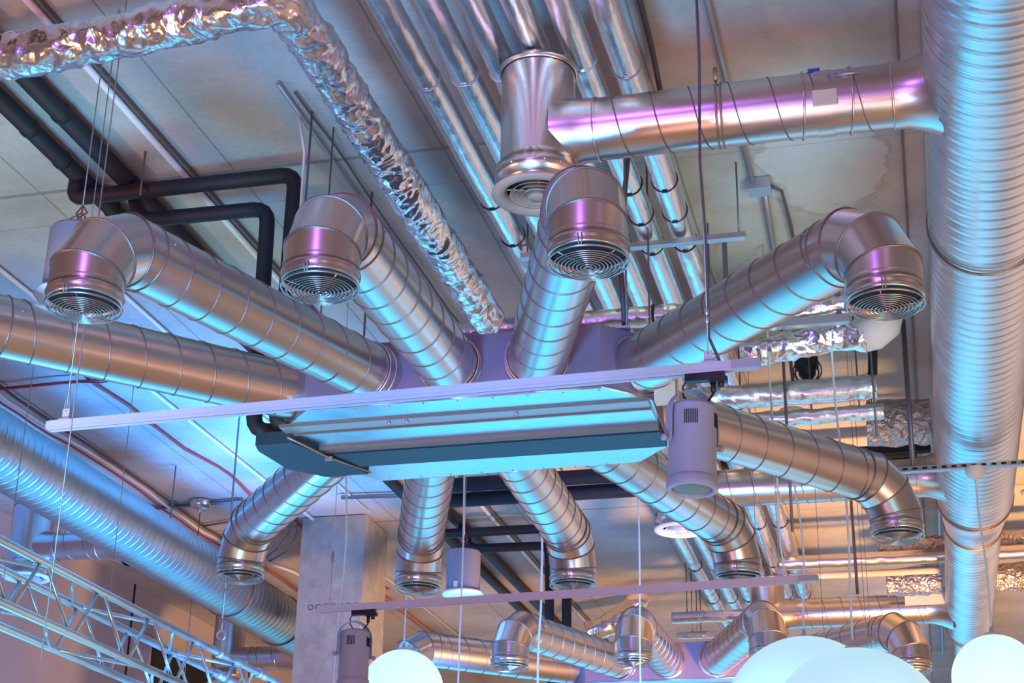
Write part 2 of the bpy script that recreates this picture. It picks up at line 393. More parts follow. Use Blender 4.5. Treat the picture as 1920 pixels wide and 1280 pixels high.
def duct_arm(base, zb, g, za, label, group, far=False):
    """base (x,y) on the housing, g (x,y) grille centre; zb/za height of the arm axis at either end"""
    gx, gy, gz = g[0], g[1], 4.10
    root = empty('duct_arm', (base[0], base[1], zb), label, 'duct', group)
    h = V((base[0] - gx, base[1] - gy, 0)); L = h.length; h.normalize()
    s = .135; c30, c60, s30, s60 = math.cos(PI / 6), .5, .5, math.sin(PI / 3)
    run = s * (c30 + c60)
    G = V((gx, gy, 0))
    p3 = V((gx, gy, za - s * (s30 + s60)))
    p2 = p3 + h * (s * c60) + V((0, 0, s * s60))
    p1 = p2 + h * (s * c30) + V((0, 0, s * s30))
    B = V((base[0], base[1], zb)); dirn = (B - p1).normalized()
    pc = p1 + dirn * .085                      # coupling
    sd = MB(); sd.tube([B - dirn * .02, pc], RD, 48, caps=False)
    nf = len(sd.f)
    sd.helix(B - dirn * .08, pc + dirn * .02, RD + .0012, .175, .0030, phase=random.uniform(0, 6))
    sd.build('spiral_duct', M['galv'], root, (M['seam'], nf))
    # stub flange where the arm meets the housing
    b = MB(); b.tube([B + dirn * .06, B - dirn * .115], RD + .007, 48, caps=False); b.ringbead(B - dirn * .115, dirn, RD + .006, .0045); b.ringbead(B - dirn * .07, dirn, RD + .008, .003)
    b.build('stub_flange', M['galv'], root)
    # elbow
    pts = [pc, p1, p2, p3, V((gx, gy, gz + .045))]
    e = MB(); e.miter(pts, RD + .003)
    el = e.build('elbow', M['galv'], root)
    b = MB(); b.seam(pc, p1, p2, RD + .003); b.seam(p1, p2, p3, RD + .003); b.seam(p2, p3, pts[4], RD + .003)
    b.ringbead(pc, dirn, RD + .003, .0045)
    b.build('seam_beads', M['seam'], el)
    # nozzle
    b = MB(); b.lathe((gx, gy, gz), (0, 0, 1), [(.075, RD + .002), (.066, RD + .005), (.056, RD + .003), (.046, RD + .003), (.040, RD + .009), (.030, RD + .010), (.022, RD + .004), (.012, RD + .004), (.010, RD + .0055), (.002, RD + .0055), (.0, RD - .002), (.03, RD - .003)])
    b.build('nozzle', M['galv'], root)
    go = bpy.data.objects.new('grille', GRILLE); COL.objects.link(go); go.parent = root
    go.location = V((gx, gy, gz - .015)) - root.location; go.rotation_euler = (random.uniform(-.02, .02), random.uniform(-.02, .02), random.uniform(0, 6))
    b = MB(); cp = V((gx, gy - RD - .008, gz + .012))
    for q in (-.007, .007): b.tube([cp + V((q, 0, .02)), cp + V((q, -.004, 0)), cp + V((q * .6, .004, -.03))], .0022, 5)
    b.build('latch', M['wire'], root)
    b = MB(); b.lathe((gx, gy, gz + .022), (0, 0, 1), [(0, .134), (.0005, 0)], 40); b.build('grille_shade_disc', M['dark'], root)  # added black disc paints the dark inside behind the grille
    for an in (-2.6, -1.4, -.3):
        u, w = perp(dirn)
        for q in (pc + dirn * .045, B - dirn * .09):
            b = MB(); b.lathe(q + (u * math.cos(an) + w * math.sin(an)) * RD, u * math.cos(an) + w * math.sin(an), [(0, .005), (.004, .004), (.006, 0)], 8)
            b.build('screw', M['wire'], root)
    return root

GA = 'spiral duct arms of the near air distribution box'
UA = [
 ((-2.43, 6.86), (-2.99, 5.03), 'spiral duct arm ending in a grille at far left, above the long pink track', 4.41),
 ((-2.05, 6.86), (-2.04, 5.05), 'spiral duct arm with grille between the black pipe and the crumpled foil duct', 4.41),
 ((-1.66, 6.86), (-1.03, 5.05), 'spiral duct arm whose grille hangs just below the top centre ceiling diffuser', 4.41),
 ((-1.25, 7.04), (-0.02, 5.64), 'spiral duct arm rising to a grille beside the large ribbed duct at right', 4.41),
 ((-2.83, 7.03), (-4.02, 5.60), 'long golden spiral duct arm running out of the left picture edge', 4.41),
 ((-1.24, 7.56), (-0.07, 8.79), 'copper-toned spiral duct arm leaving behind the near spotlight to lower right grille', 4.39),
 ((-1.62, 7.84), (-1.03, 9.54), 'spiral duct arm below the near spotlight, its grille half hidden by the lower track', 4.38),
 ((-2.05, 7.84), (-2.045, 9.53), 'middle right of the lower spiral arms, cyan, grille just above the lower track', 4.38),
 ((-2.45, 7.84), (-3.016, 9.43), 'short cyan spiral duct arm with grille in front of the grey round speaker', 4.38),
 ((-2.83, 7.62), (-4.01, 8.95), 'silver spiral duct arm with grille in front of the left ribbed duct', 4.38),
]
arms = [duct_arm(b, 4.462, g, za, lb, GA) for b, g, lb, za in UA]
OFF = V((-.05, 6.83, 0))
FAR = {0: 'far spiral duct arm right of the small left globe, elbow and grille facing down',
       1: 'far spiral duct arm standing behind a white globe cord, lower centre',
       2: 'far spiral duct arm whose nozzle dips behind the big white globe',
       3: 'far blue spiral duct arm with grille left of the large ribbed duct foot',
       4: 'lowest far spiral duct arm, elbow emerging behind the small left globe'}
for i, lb in FAR.items():
    c = copy_tree(arms[i], OFF, lb); c['group'] = 'spiral duct arms of the far air distribution box'

# ------------------------------------------------------------------ air distribution box
def plenum():
    r = empty('air_distribution_box', (-2.05, 7.34, 4.3), 'violet-lit octagonal air distribution box with cyan-lit steel underside, arms on all sides', 'ventilation unit', 'air distribution boxes')
    octo = [(-2.77, 6.80), (-1.33, 6.80), (-1.13, 7.0), (-1.15, 7.64), (-1.34, 7.87), (-2.76, 7.91), (-2.93, 7.62), (-2.93, 6.98)]
    b = MB(); b.prism(octo, 4.302, 4.62); b.build('housing', M['housing'], r)
    b = MB()
    def inset(k): return [(-2.05 + (x + 2.05) * k, 7.34 + (y - 7.34) * k) for x, y in octo]
    b.prism(inset(1.006), 4.296, 4.306); cover = b.build('bottom_cover', M['sheet'], r)
    b = MB()
    for x in [-2.7 + .17 * i for i in range(9)]: b.lathe((x, 6.815, 4.296), (0, 0, -1), [(0, .006), (.004, .004), (.005, 0)], 8)
    for x in [-2.7 + .17 * i for i in range(9)]: b.lathe((x, 7.875, 4.296), (0, 0, -1), [(0, .006), (.004, .004), (.005, 0)], 8)
    b.build('screws', M['wire'], cover)
    # long stepped panels; brown strips between them paint in the shade of slots
    xl, xr = -2.98, -1.14
    b = MB(); b.box(((xl + xr) / 2, 6.965, 4.292), (xr - xl, .008, .012)); b.build('seam_gap_shade', M['groove'], r)
    b = MB(); b.box(((xl + xr) / 2, 7.015, 4.288), (xr - xl, .085, .008)); p = b.build('edge_strip', M['edge'], r)
    b = MB()
    for x in (-2.42, -1.78, -2.33): b.lathe((x, 7.0, 4.282), (0, 0, -1), [(0, .010), (.006, .009), (.012, .006), (.013, 0)], 8)
    b.build('thumb_screws', M['wire'], p)
    b = MB(); b.box(((xl + xr) / 2, 7.064, 4.288), (xr - xl, .006, .024)); b.build('step_strip', M['groove'], r)
    b = MB(); b.box(((xl + xr) / 2 + .02, 7.155, 4.284), (xr - xl - .04, .175, .022)); b.build('filter_panel', M['sheet'], r)
    b = MB(); b.box(((xl + xr) / 2 + .02, 7.270, 4.272), (xr - xl - .04, .05, .04)); b.build('intake_slot_shade', M['groove'], r)
    b = MB(); b.box(((xl + xr) / 2 + .03, 7.415, 4.262), (xr - xl - .06, .215, .03)); b.build('centre_panel', M['sheet_dark'], r)
    b = MB(); b.box(((xl + xr) / 2 + .04, 7.538, 4.275), (xr - xl - .08, .028, .03)); b.build('rear_slot_shade', M['groove'], r)
    # drip tray at the left end
    b = MB(); b.prism([(-3.14, 7.06), (-2.945, 7.06), (-2.73, 7.61), (-2.97, 7.61), (-3.12, 7.45), (-3.16, 7.15)], 4.235, 4.30); b.build('drip_tray', M['sheet_dark'], r)
    b = MB(); b.tube([(-2.955, 7.02, 4.25), (-2.85, 7.28, 4.235), (-2.72, 7.62, 4.245)], .006, 6); b.box((-2.84, 7.31, 4.228), (.04, .022, .018)); b.build('tray_hinge', M['brass'], r)
    b = MB(); b.box((-1.06, 7.0, 4.45), (.10, .07, .34)); b.box((-1.02, 7.03, 4.42), (.02, .10, .40)); cbx = b.build('control_box', M['tan'], r)
    b = MB()
    for i in range(5): b.box((-1.085 + .01 * i, 6.962, 4.52 - .012 * i), (.006, .006, .02))
    b.build('terminal_slots', M['dark'], cbx)
    for (x, y) in ((-2.85, 6.88), (-1.25, 6.9), (-2.85, 7.75), (-1.25, 7.75)):
        b = MB(); b.box((x, y, 4.63), (.09, .05, .012)); b.build('hanger_bracket', M['strut'], r)
    return r
box1 = plenum()
copy_tree(box1, OFF, 'far air distribution box with blue-violet side, behind the far spiral arms')

# ------------------------------------------------------------------ large ribbed ducts
def ribbed(name, x, z, spans, pitch, label, nseg=72, hh=.0048, m='bigduct'):
    root = empty(name, (x, spans[0][0], z), label, 'duct', 'large ribbed spiral ducts')
    for (y0, y1, R0, R1, plain) in spans:
        b = MB(); k = int((y1 - y0) / pitch * (12 if not plain else 3)) + 2; prev = None
        for i in range(k + 1):
            y = y0 + (y1 - y0) * i / k; R = R0 + (R1 - R0) * i / k; st = len(b.v)
            for j in range(nseg):
                a = 2 * PI * j / nseg; r = R
                if not plain:
                    ph = (y / pitch - j / nseg) % 1.0
                    r += hh * math.exp(-((ph - .5) / .075) ** 2) + hh * .3 * math.exp(-((ph - .08) / .05) ** 2)
                b.v.append(V((x + math.cos(a) * r, y, z + math.sin(a) * r)))
            if prev is not None: b.ring_bridge(prev, st, nseg)
            prev = st
        b.build('duct_section', M[m], root)
        b = MB(); b.ringbead((x, y1, z), (0, 1, 0), R1 + .006, .006, 72); b.ringbead((x, y1 - .05, z), (0, 1, 0), R1 + .008, .0035, 72); b.build('joint_ring', M['seam'], root)
    return root
ribbed('ribbed_duct', .475, 5.2, [(3.2, 7.30, .268, .268, False), (7.30, 11.75, .268, .268, False), (11.75, 12.45, .268, .215, True), (12.45, 15.95, .212, .212, False), (15.95, 16.25, .212, .165, True), (16.25, 26, .165, .165, False)], .092,
       'large ribbed spiral duct running down the right side of the picture')
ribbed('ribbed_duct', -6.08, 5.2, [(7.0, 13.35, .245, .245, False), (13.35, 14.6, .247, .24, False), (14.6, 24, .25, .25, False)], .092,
       'large ribbed spiral duct crossing the lower left corner behind the truss', m='darkduct')

# ------------------------------------------------------------------ branch ducts with drum and ceiling diffuser
def branch(dx, y, xmain, side, Rb, label, full=True, zb=5.22, drumR=.165, low=4.93):
    r = empty('branch_duct', (dx, y, zb), label, 'duct', 'branch ducts with round ceiling diffusers')
    s = 1 if xmain > dx else -1
    xe = xmain - s * .26
    b = MB(); b.tube([(dx + s * .12, y, zb), (xe, y, zb)], Rb, 48, caps=False)
    nf = len(b.f)
    b.helix((dx + s * .2, y, zb), (xe - s * .12, y, zb), Rb + .001, .17, .0032)
    b.build('spiral_duct', M['galv'], r, (M['seam'], nf))
    b = MB(); b.lathe((xe - s * .14, y, zb), (s, 0, 0), [(0, Rb + .005), (.06, Rb + .006), (.14, Rb + .03), (.24, Rb + .075)]); b.ringbead((xe - s * .14, y, zb), (1, 0, 0), Rb + .005, .005)
    b.build('saddle', M['galv'], r)
    top = 5.56
    b = MB(); b.tube([(dx, y, low + .12), (dx, y, top)], drumR, 56, caps=False); b.lathe((dx, y, top), (0, 0, 1), [(-.03, drumR + .004), (-.025, drumR + .012), (0, drumR + .012), (.003, drumR - .01), (.003, 0)], 56)
    dr = b.build('drum', M['galv'], r)
    b = MB(); b.lathe((dx, y, low), (0, 0, 1), [(.15, drumR + .003), (.12, drumR + .006), (.115, drumR + .022), (.05, drumR + .026), (.045, drumR - .005), (.01, drumR - .010)], 56)
    for i in range(16):
        a = 2 * PI * i / 16; q = V((math.cos(a), math.sin(a), 0)); b.lathe(V((dx, y, low + .075)) + q * (drumR + .025), q, [(0, .005), (.005, 0)], 6)
    b.build('drum_flange', M['galv'], r)
    # cone piece between drum and duct
    b = MB(); b.lathe((dx + s * .08, y, zb), (s, 0, 0), [(0, Rb + .018), (.10, Rb + .010), (.13, Rb + .004), (.20, Rb + .004)]); b.ringbead((dx + s * .27, y, zb), (1, 0, 0), Rb + .004, .004)
    b.build('tee_piece', M['galv'], r)
    # diffuser: outer rim and nested cones
    b = MB(); b.lathe((dx, y, low), (0, 0, 1), [(.02, .135), (.004, .140), (-.010, .150), (-.016, .172), (-.010, .195), (.0, .200), (.006, .196), (.012, .150)], 64)
    df = b.build('diffuser_rim', M['diffuser'] if y < 8 else M['white'], r)
    b = MB()
    for q, R in enumerate((.118, .092, .066)):
        b.lathe((dx, y, low), (0, 0, 1), [(.018, R - .020), (-.002 - .004 * q, R), (-.008 - .004 * q, R + .003), (-.004, R - .002), (.022, R - .023)], 56)
    b.lathe((dx, y, low), (0, 0, 1), [(.010, .030), (-.016, .042), (-.022, .040), (-.020, 0)], 40)
    for a in range(4):
        t = a * PI / 2 + .3; b.box((dx + math.cos(t) * .07, y + math.sin(t) * .07, low + .016), (.14, .006, .006), (V((math.cos(t), math.sin(t), 0)), V((-math.sin(t), math.cos(t), 0)), V((0, 0, 1))))
    b.build('cone_rings', M['diffuser'] if y < 8 else M['white'], df)
    b = MB(); b.lathe((dx, y, low + .05), (0, 0, 1), [(0, drumR - .006), (0.001, 0)], 40); b.build('dark_disc', M['dark'], df)  # flat near-black disc closing the drum above the cones
    return r, s, xe
br1, s1, xe1 = branch(-1.46, 6.05, .475, 1, .138, 'near branch duct with tan round diffuser, joining the right ribbed duct at top')
b = MB(); b.tube([(-.24, 6.05, 5.22), (-.17, 6.05, 5.22)], .142, 48, caps=False)
for x in (-.30, -.10): b.ringbead((x, 6.05, 5.22), (1, .12, 0), .1435, .005)
dm = b.build('damper_collar', M['galv'], br1)
b = MB(); b.box((-.20, 5.915, 5.17), (.10, .012, .07)); b.build('cream_label', M['tan'], dm)
b = MB(); b.box((-.19, 5.93, 5.26), (.10, .02, .07)); b.tube([(-.215, 5.925, 5.235), (-.19, 5.915, 5.245), (-.175, 5.915, 5.275)], .006, 6); b.tube([(-.15, 5.915, 5.27), (-.06, 5.915, 5.275)], .008, 6)
b.build('damper_handle', M['wire'], dm)
b = MB(); b.box((-.24, 5.985, 5.345), (.05, .02, .02)); b.build('blue_sticker', M['sticker'], dm)
b = MB()
b.ringbead((-.66, 6.05, 5.22), (1, .05, 0), .1425, .005); b.ringbead((-.64, 6.05, 5.22), (1, .05, 0), .1425, .005); b.tube([(-.655, 5.96, 5.34), (-.655, 5.95, 5.40)], .010, 6)
b.build('pipe_clamp', M['brass'], br1)
branch(-1.62, 11.30, .475, 1, .138, 'middle branch duct behind the copper-toned arm, cyan and violet, joining the right ribbed duct')
branch(-1.38, 15.3, .475, 1, .138, 'far brown branch duct at lower right, joining the ribbed duct behind the globes')
branch(-7.13, 11.65, -6.08, 1, .12, 'left branch duct with dark drum and diffuser above the truss', zb=5.18)
branch(-7.05, 15.6, -6.08, 1, .125, 'left far branch duct, blue, beside the truss hoist shackle', zb=5.05, low=4.8)

# ------------------------------------------------------------------ six foil-wrapped pipes
words = ['first', 'second', 'third', 'fourth', 'fifth', 'sixth']
for i in range(6):
    x = -2.015 + .185 * i; z = 5.64; rr = .066
    r = empty('foil_wrapped_pipe', (x, 3.6, z), words[i] + ' from the left of six straight foil-wrapped pipes along the ceiling', 'pipe', 'six parallel foil-wrapped pipes')
    def run(y0, y1):
        b = MB(); pts = []; rs = []; k = int((y1 - y0) / .025)
        for q in range(k + 1):
            y = y0 + (y1 - y0) * q / k; pts.append((x + .004 * noise.noise((y * 1.5, i, 0)), y, z + .004 * noise.noise((y * 1.5, i, 7)))); rs.append(rr + .0028 * noise.noise((y * 9, i * 3.1, 1)))
        b.tube(pts, rs, 22); return b
    run(3.4, 17.5).build('lagging', M['foilpipe'], r)
    for yc in ([5.1, 6.12, 7.33, 7.78] if i < 3 else [5.1, 6.12 + .1 * (i % 2), 7.33, 7.68, 8.05]) + [9.3, 10.6, 12.1, 13.6, 14.9, 16.2]:
        b = MB(); b.ringbead((x, yc, z), (0, 1, .10), rr + .002, .0035, 28, 5); b.box((x, yc, z - rr - .004), (.03, .010, .008)); b.build('strap', M['strut'] if yc < 7 else M['plastic'], r)
b = MB(); b.box((-1.36, 7.86, 5.54), (1.25, .045, .03)); b.box((-1.36, 7.885, 5.548), (1.25, .004, .045))
tag(b.build('pipe_strut', M['strut']), 'zinc strut carrying the six foil-wrapped pipes beside a hanging cable', 'bracket')
for x in (-1.95, -.77):
    b = MB(); b.tube([(x, 7.86, 5.53), (x, 7.86, 5.995)], .005, 6); tag(b.build('threaded_rod', M['rod']), 'thin threaded rod holding the %s end of the pipe strut' % ('left' if x < -1 else 'right'), 'rod', 'strut rods')

# ------------------------------------------------------------------ crumpled foil ducts
def crumple(pts, R, step, n, amp, seed):
    P = [V(p) for p in pts]; L = [0]
    for a, c in zip(P[:-1], P[1:]): L.append(L[-1] + (c - a).length)
    k = int(L[-1] / step); Q = []
    for q in range(k + 1):
        s = L[-1] * q / k; i = 0
        while i < len(P) - 2 and s > L[i + 1]: i += 1
        t = (s - L[i]) / (L[i + 1] - L[i])
        p0 = P[max(i - 1, 0)]; p1 = P[i]; p2 = P[i + 1]; p3 = P[min(i + 2, len(P) - 1)]
        Q.append(.5 * ((2 * p1) + (p2 - p0) * t + (2 * p0 - 5 * p1 + 4 * p2 - p3) * t * t + (3 * p1 - p0 - 3 * p2 + p3) * t ** 3))
    b = MB(); b.tube(Q, R, n, caps=True)
    for idx, v in enumerate(b.v):
        c = Q[min(idx // n, k)]; d = v - c
        if d.length < 1e-6: continue
        d.normalize(); w = v + V((seed, 0, 0)); w = w + V((noise.noise(w * 5), noise.noise(w * 5 + V((9, 0, 0))), noise.noise(w * 5 + V((0, 9, 0))))) * .07
        a = 0
        for sc_, am in ((6.5, .60), (14, .38), (34, .12)):
            a += (1 - 2.2 * abs(noise.noise(w * sc_))) * am
        b.v[idx] = v + d * (a - .35) * amp
    b.sm = [False if random.random() < .0 else True for _ in b.sm]
    return b
corner = [(-5.6, 5.32, 5.42), (-4.6, 5.27, 5.42), (-3.6, 5.22, 5.42), (-3.0, 5.17, 5.42), (-2.60, 5.13, 5.43), (-2.42, 5.12, 5.44), (-2.34, 5.18, 5.45), (-2.31, 5.40, 5.45), (-2.31, 6.2, 5.44), (-2.31, 7.2, 5.42), (-2.31, 8.40, 5.40)]
FB = crumple(corner, .090, .010, 60, .026, 3.3)
fr = empty('foil_duct', (-2.5, 5.4, 5.36), 'crumpled silver foil duct turning the corner at upper left of the picture', 'duct')
FB.build('foil_wrap', M['foil'], fr)
for p, d in (((-2.31, 6.9, 5.43), (0, 1, 0)), ((-2.31, 6.86, 5.43), (0, 1, 0)), ((-2.31, 7.7, 5.41), (0, 1, 0)), ((-4.35, 5.35, 5.42), (1, 0, 0)), ((-2.31, 6.05, 5.44), (0, 1, 0))):
    b = MB(); b.ringbead(p, d, .095, .003, 30, 5); b.build('tie_wire', M['wire'], fr)
# cross header behind the arms
b = crumple([(-2.62, 8.42, 5.36), (-1.8, 8.42, 5.36), (-.95, 8.42, 5.36)], .060, .012, 30, .010, 1)
hd = tag(b.build('foil_header_pipe', M['foilpipe']), 'lagged header pipe crossing behind the box, meeting the crumpled foil duct', 'pipe')
for x in (-2.55, -1.33):
    b = MB(); b.ringbead((x, 8.42, 5.36), (1, 0, 0), .066, .009, 24, 6); b.build('clamp', M['plastic'], hd)
b = crumple([(-1.9, 8.55, 5.26), (-1.4, 8.55, 5.26), (-.95, 8.55, 5.26)], .050, .012, 30, .008, 2)
hp = tag(b.build('foil_header_pipe', M['foilpipe']), 'thinner lagged header pipe just under the clamped one, right of centre', 'pipe')
for x in (-1.8, -1.02):
    b = MB(); b.tube([(x, 8.55, 5.24), (x, 8.55, 5.99)], .005, 6); b.build('hanger_rod', M['rod'], hp)
# lagged pipes seen between the right arms
b = crumple([(-1.35, 9.68, 5.31), (-.7, 9.68, 5.31), (-.13, 9.68, 5.31)], .075, .012, 36, .012, 5)
lp = tag(b.build('foil_wrapped_pipe', M['foilpipe']), 'thick lagged pipe crossing behind the white ceiling cup, between right arms', 'pipe')
b = MB(); b.tube([(-.18, 9.72, 5.36), (-.15, 9.72, 5.42), (-.14, 9.72, 5.55), (-.14, 9.72, 5.75)], .03, 16); b.build('riser', M['black'], lp)
b = crumple([(-1.35, 9.84, 5.20), (-.7, 9.84, 5.20), (-.10, 9.84, 5.20)], .05, .012, 30, .010, 6)
tl = tag(b.build('foil_wrapped_pipe', M['foilpipe']), 'thin lagged pipe lying against the thick one under the white cup', 'pipe')
for x in (-1.0, -.55, -.25):
    b = MB(); b.tube([(x, 9.84, 5.16), (x, 9.84, 5.99)], .006, 6); b.build('hanger_rod', M['rod'], tl)
b = crumple([(-.90, 8.98, 5.30), (-.62, 8.98, 5.34), (-.36, 8.98, 5.38), (-.15, 8.98, 5.36)], .085, .011, 44, .022, 8)
cf = tag(b.build('foil_duct', M['foil']), 'crumpled foil duct stub behind the right-hand grille, ending in a pale elbow', 'duct')
b = MB(); b.tube([(-.20, 8.98, 5.36), (-.12, 8.98, 5.38), (-.06, 8.98, 5.43), (-.04, 8.99, 5.50), (-.04, 9.0, 5.58)], [.095, .105, .11, .108, .10], 28); b.build('pale_elbow', M['cap'], cf)
b = crumple([(-.95, 8.8, 5.47), (-.6, 8.8, 5.48), (-.3, 8.8, 5.50), (-.1, 8.8, 5.50)], .05, .012, 30, .016, 9)
tag(b.build('foil_wrapped_pipe', M['foil']), 'small crumpled foil pipe above the pale elbow, behind the right arm', 'pipe')
b = MB(); b.box((-.62, 8.78, 5.40), (.75, .05, .05)); sp = tag(b.build('support_strut', M['strut']), 'perforated support strut under the crumpled foil stub at right', 'bracket')
for x in (-.95, -.30):
    b = MB(); b.box((x, 8.78, 5.70), (.03, .006, .60)); b.build('hanger_strap', M['rod'], sp)
b = crumple([(-.23, 10.75, 5.45), (.0, 10.75, 5.44), (.20, 10.75, 5.44)], .15, .014, 60, .03, 12)
tag(b.build('foil_duct', M['foilrough']), 'thick rough foil duct end beside the right ribbed duct, above a white rod', 'duct')
# dark cable trays above the lower right arm
for i, (yy, zz, x0) in enumerate(((11.4, 5.47, -.40), (11.6, 5.43, -.42))):
    b = MB(); b.box(((x0 + .19) / 2, yy, zz), (.19 - x0, .10, .05)); b.box(((x0 + .19) / 2, yy - .06, zz - .035), (.19 - x0, .012, .02))
    ct = tag(b.build('cable_tray', M['black'] if i == 0 else M['dark']), ['dark cable tray just below the rough foil duct end', 'second dark cable tray, behind and below the first'][i], 'tray')
    b = MB(); b.tube([(x0 + .2, yy, zz), (x0 + .2, yy, 5.99)], .006, 6); b.build('hanger_rod', M['rod'], ct)
# far lagged bits at lower right
b = crumple([(-1.2, 14.5, 5.50), (0, 14.5, 5.50), (1.6, 14.5, 5.50)], .065, .03, 20, .006, 20); tag(b.build('far_lagged_pipe', M['galv']), 'plain grey pipe crossing below the lower right grille', 'pipe')
b = crumple([(-1.2, 14.62, 5.40), (0, 14.62, 5.40), (.24, 14.62, 5.40)], .03, .03, 16, .004, 21); tag(b.build('far_lagged_pipe', M['tan']), 'thin beige pipe under the plain grey pipe, lower right', 'pipe')
b = crumple([(-.30, 14.6, 5.63), (0, 14.6, 5.63), (1.7, 14.6, 5.63)], .075, .02, 40, .03, 22); tag(b.build('foil_duct', M['foilrough']), 'rough foil duct behind the lower right grille, upper of two', 'duct')
b = crumple([(.70, 14.9, 5.38), (1.2, 14.9, 5.38), (1.7, 14.9, 5.38)], .12, .02, 40, .03, 24); tag(b.build('foil_duct', M['foilrough']), 'rough foil duct right of the ribbed duct, at the right picture edge', 'duct')
b = crumple([(-.25, 14.9, 5.38), (.0, 14.9, 5.38), (.24, 14.9, 5.38)], .12, .02, 40, .03, 23); tag(b.build('foil_duct', M['foilrough']), 'rough foil duct left of the ribbed duct, lower of two', 'duct')
b = MB(); b.box((.10, 15.05, 5.25), (.40, .10, .09)); tag(b.build('cable_duct', M['tan']), 'beige rectangular duct under the lower rough foil duct', 'duct')
# tangle of pipes in the far lower centre
tang = [((-2.35, 15.6, 5.30), (-1.2, 15.6, 5.30), .055, 'upper'), ((-2.35, 15.95, 5.20), (-1.3, 15.95, 5.20), .035, 'middle'), ((-2.35, 16.3, 5.12), (-1.4, 16.3, 5.12), .035, 'lower'), ((-2.3, 16.6, 5.03), (-1.4, 16.6, 5.03), .03, 'lowest')]
for a, c, r_, w in tang:
    b = crumple([a, ((a[0] + c[0]) / 2, a[1], a[2]), c], r_, .02, 20, .008, a[1]); bp_ = tag(b.build('background_pipe', M['foilpipe']), w + ' of four short lagged pipes stacked behind the far ducts', 'pipe', 'stacked background pipes')
    for x in (-2.2, -1.5):
        b = MB(); b.tube([(x, a[1], a[2] - r_), (x, a[1], 5.99)], .006, 6); b.build('hanger_rod', M['rod'], bp_)
FY = 17.3; q4 = aty(1195, 1122, FY)
b = crumple([aty(1103, 1186, FY), aty(1140, 1172, FY), aty(1172, 1152, FY), aty(1190, 1134, FY), q4], .12, .02, 44, .02, 31)
fd = tag(b.build('foil_duct', M['foil']), 'far shiny foil duct bending up behind the lower centre white cord', 'duct')
b = MB(); b.tube([q4 - V((0, 0, .03)), (q4.x, q4.y, 5.99)], .135, 28); b.build('pale_riser', M['cap'], fd)

# ------------------------------------------------------------------ black insulated pipes
def blackpipe(pts, r, label, joints=()):
    b = MB(); P = [V(p) for p in pts]; Q = [P[0]]
    for i in range(1, len(P) - 1):             # rounded corners
        a = (P[i - 1] - P[i]); c = (P[i + 1] - P[i]); m = min(.09, a.length * .45, c.length * .45); a.normalize(); c.normalize()
        for t in (0, .25, .5, .75, 1): Q.append((1 - t) ** 2 * (P[i] + a * m) + 2 * t * (1 - t) * P[i] + t * t * (P[i] + c * m))
    Q.append(P[-1]); b.tube(Q, r, 24)
    o = tag(b.build('insulated_pipe', M['black']), label, 'pipe', 'black insulated pipes')
    for p, d in joints:
        b = MB(); b.tube([V(p) - V(d) * .015, V(p) + V(d) * .015], r + .005, 24); b.build('joint_sleeve', M['black'], o)
    return o
blackpipe([(-4.35, 3.5, 5.92), (-4.35, 26, 5.92)], .05, 'left of the two long black insulated pipes running along the ceiling', [((-4.35, 6.55, 5.92), (0, 1, 0)), ((-4.35, 6.9, 5.92), (0, 1, 0)), ((-4.35, 7.5, 5.92), (0, 1, 0)), ((-4.35, 9.1, 5.92), (0, 1, 0))])
blackpipe([(-4.11, 3.5, 5.92), (-4.11, 26, 5.92)], .052, 'right of the two long black insulated pipes running along the ceiling', [((-4.11, 6.45, 5.92), (0, 1, 0)), ((-4.11, 7.25, 5.92), (0, 1, 0))])
def dropset(dy, who):
    y = 7.1 + dy
    blackpipe([(-4.35, y - .02, 5.91), (-4.37, y, 5.79), (-3.05, y, 5.785), (-3.05, y, 4.36), (-2.95, y + .02, 4.36)], .044, who[0])
    blackpipe([(-4.08, y + .10, 5.90), (-4.0, y + .10, 5.66), (-3.24, y + .10, 5.65), (-3.22, y + .10, 4.36), (-2.98, y + .12, 4.36)], .042, who[1])
dropset(0, ['upper black insulated pipe turning down behind the second near duct arm', 'lower black insulated pipe turning down between the two left duct arms'])
dropset(6.83, ['far black insulated pipe dropping to the far box, right of the pair', 'far black insulated pipe dropping to the far box, left of the pair'])
for i, (z, y) in enumerate(((5.72, 12.32), (5.62, 12.42))):
    blackpipe([(-3.95, y, z), (0.1, y, z)], .062, ['upper', 'lower'][i] + ' thick black pipe crossing just beneath the near box, behind its lower arms')

# ------------------------------------------------------------------ ceiling conduits and cables
def cable(name, pts, r, m, label, cat='cable', group=None, n=8, wob=0):
    b = MB(); P = [V(p) for p in pts]
    if wob:
        Q = []
        for a, c in zip(P[:-1], P[1:]):
            k = max(2, int((c - a).length / .25))
            for q in range(k): t = q / k; p = a.lerp(c, t); Q.append(p + V((noise.noise(p * 1.3), 0, .3 * noise.noise(p * 1.7 + V((5, 0, 0))))) * wob)
        Q.append(P[-1]); P = Q
    b.tube(P, r, n); return tag(b.build(name, m), label, cat, group)
cable('conduit', [(-3.81, 3.5, 5.975), (-3.81, 24, 5.975)], .020, M['white'], 'long pale conduit on the ceiling right of the black pipes', 'conduit')
b = MB(); b.box((-3.76, 14, 5.982), (.014, 21, .03)); tag(b.build('cable_channel', M['groove']), 'dark cable channel fixed beside the long pale conduit', 'channel')
cable('conduit', [(-2.93, 6.5, 5.97), (-2.93, 13, 5.97)], .011, M['wire'], 'grey conduit left of the crumpled foil duct', 'conduit')
cable('cable', [(-2.86, 6.6, 5.97), (-2.86, 13, 5.97)], .007, M['rope'], 'dark cable clipped beside the grey conduit', 'cable', wob=.03)
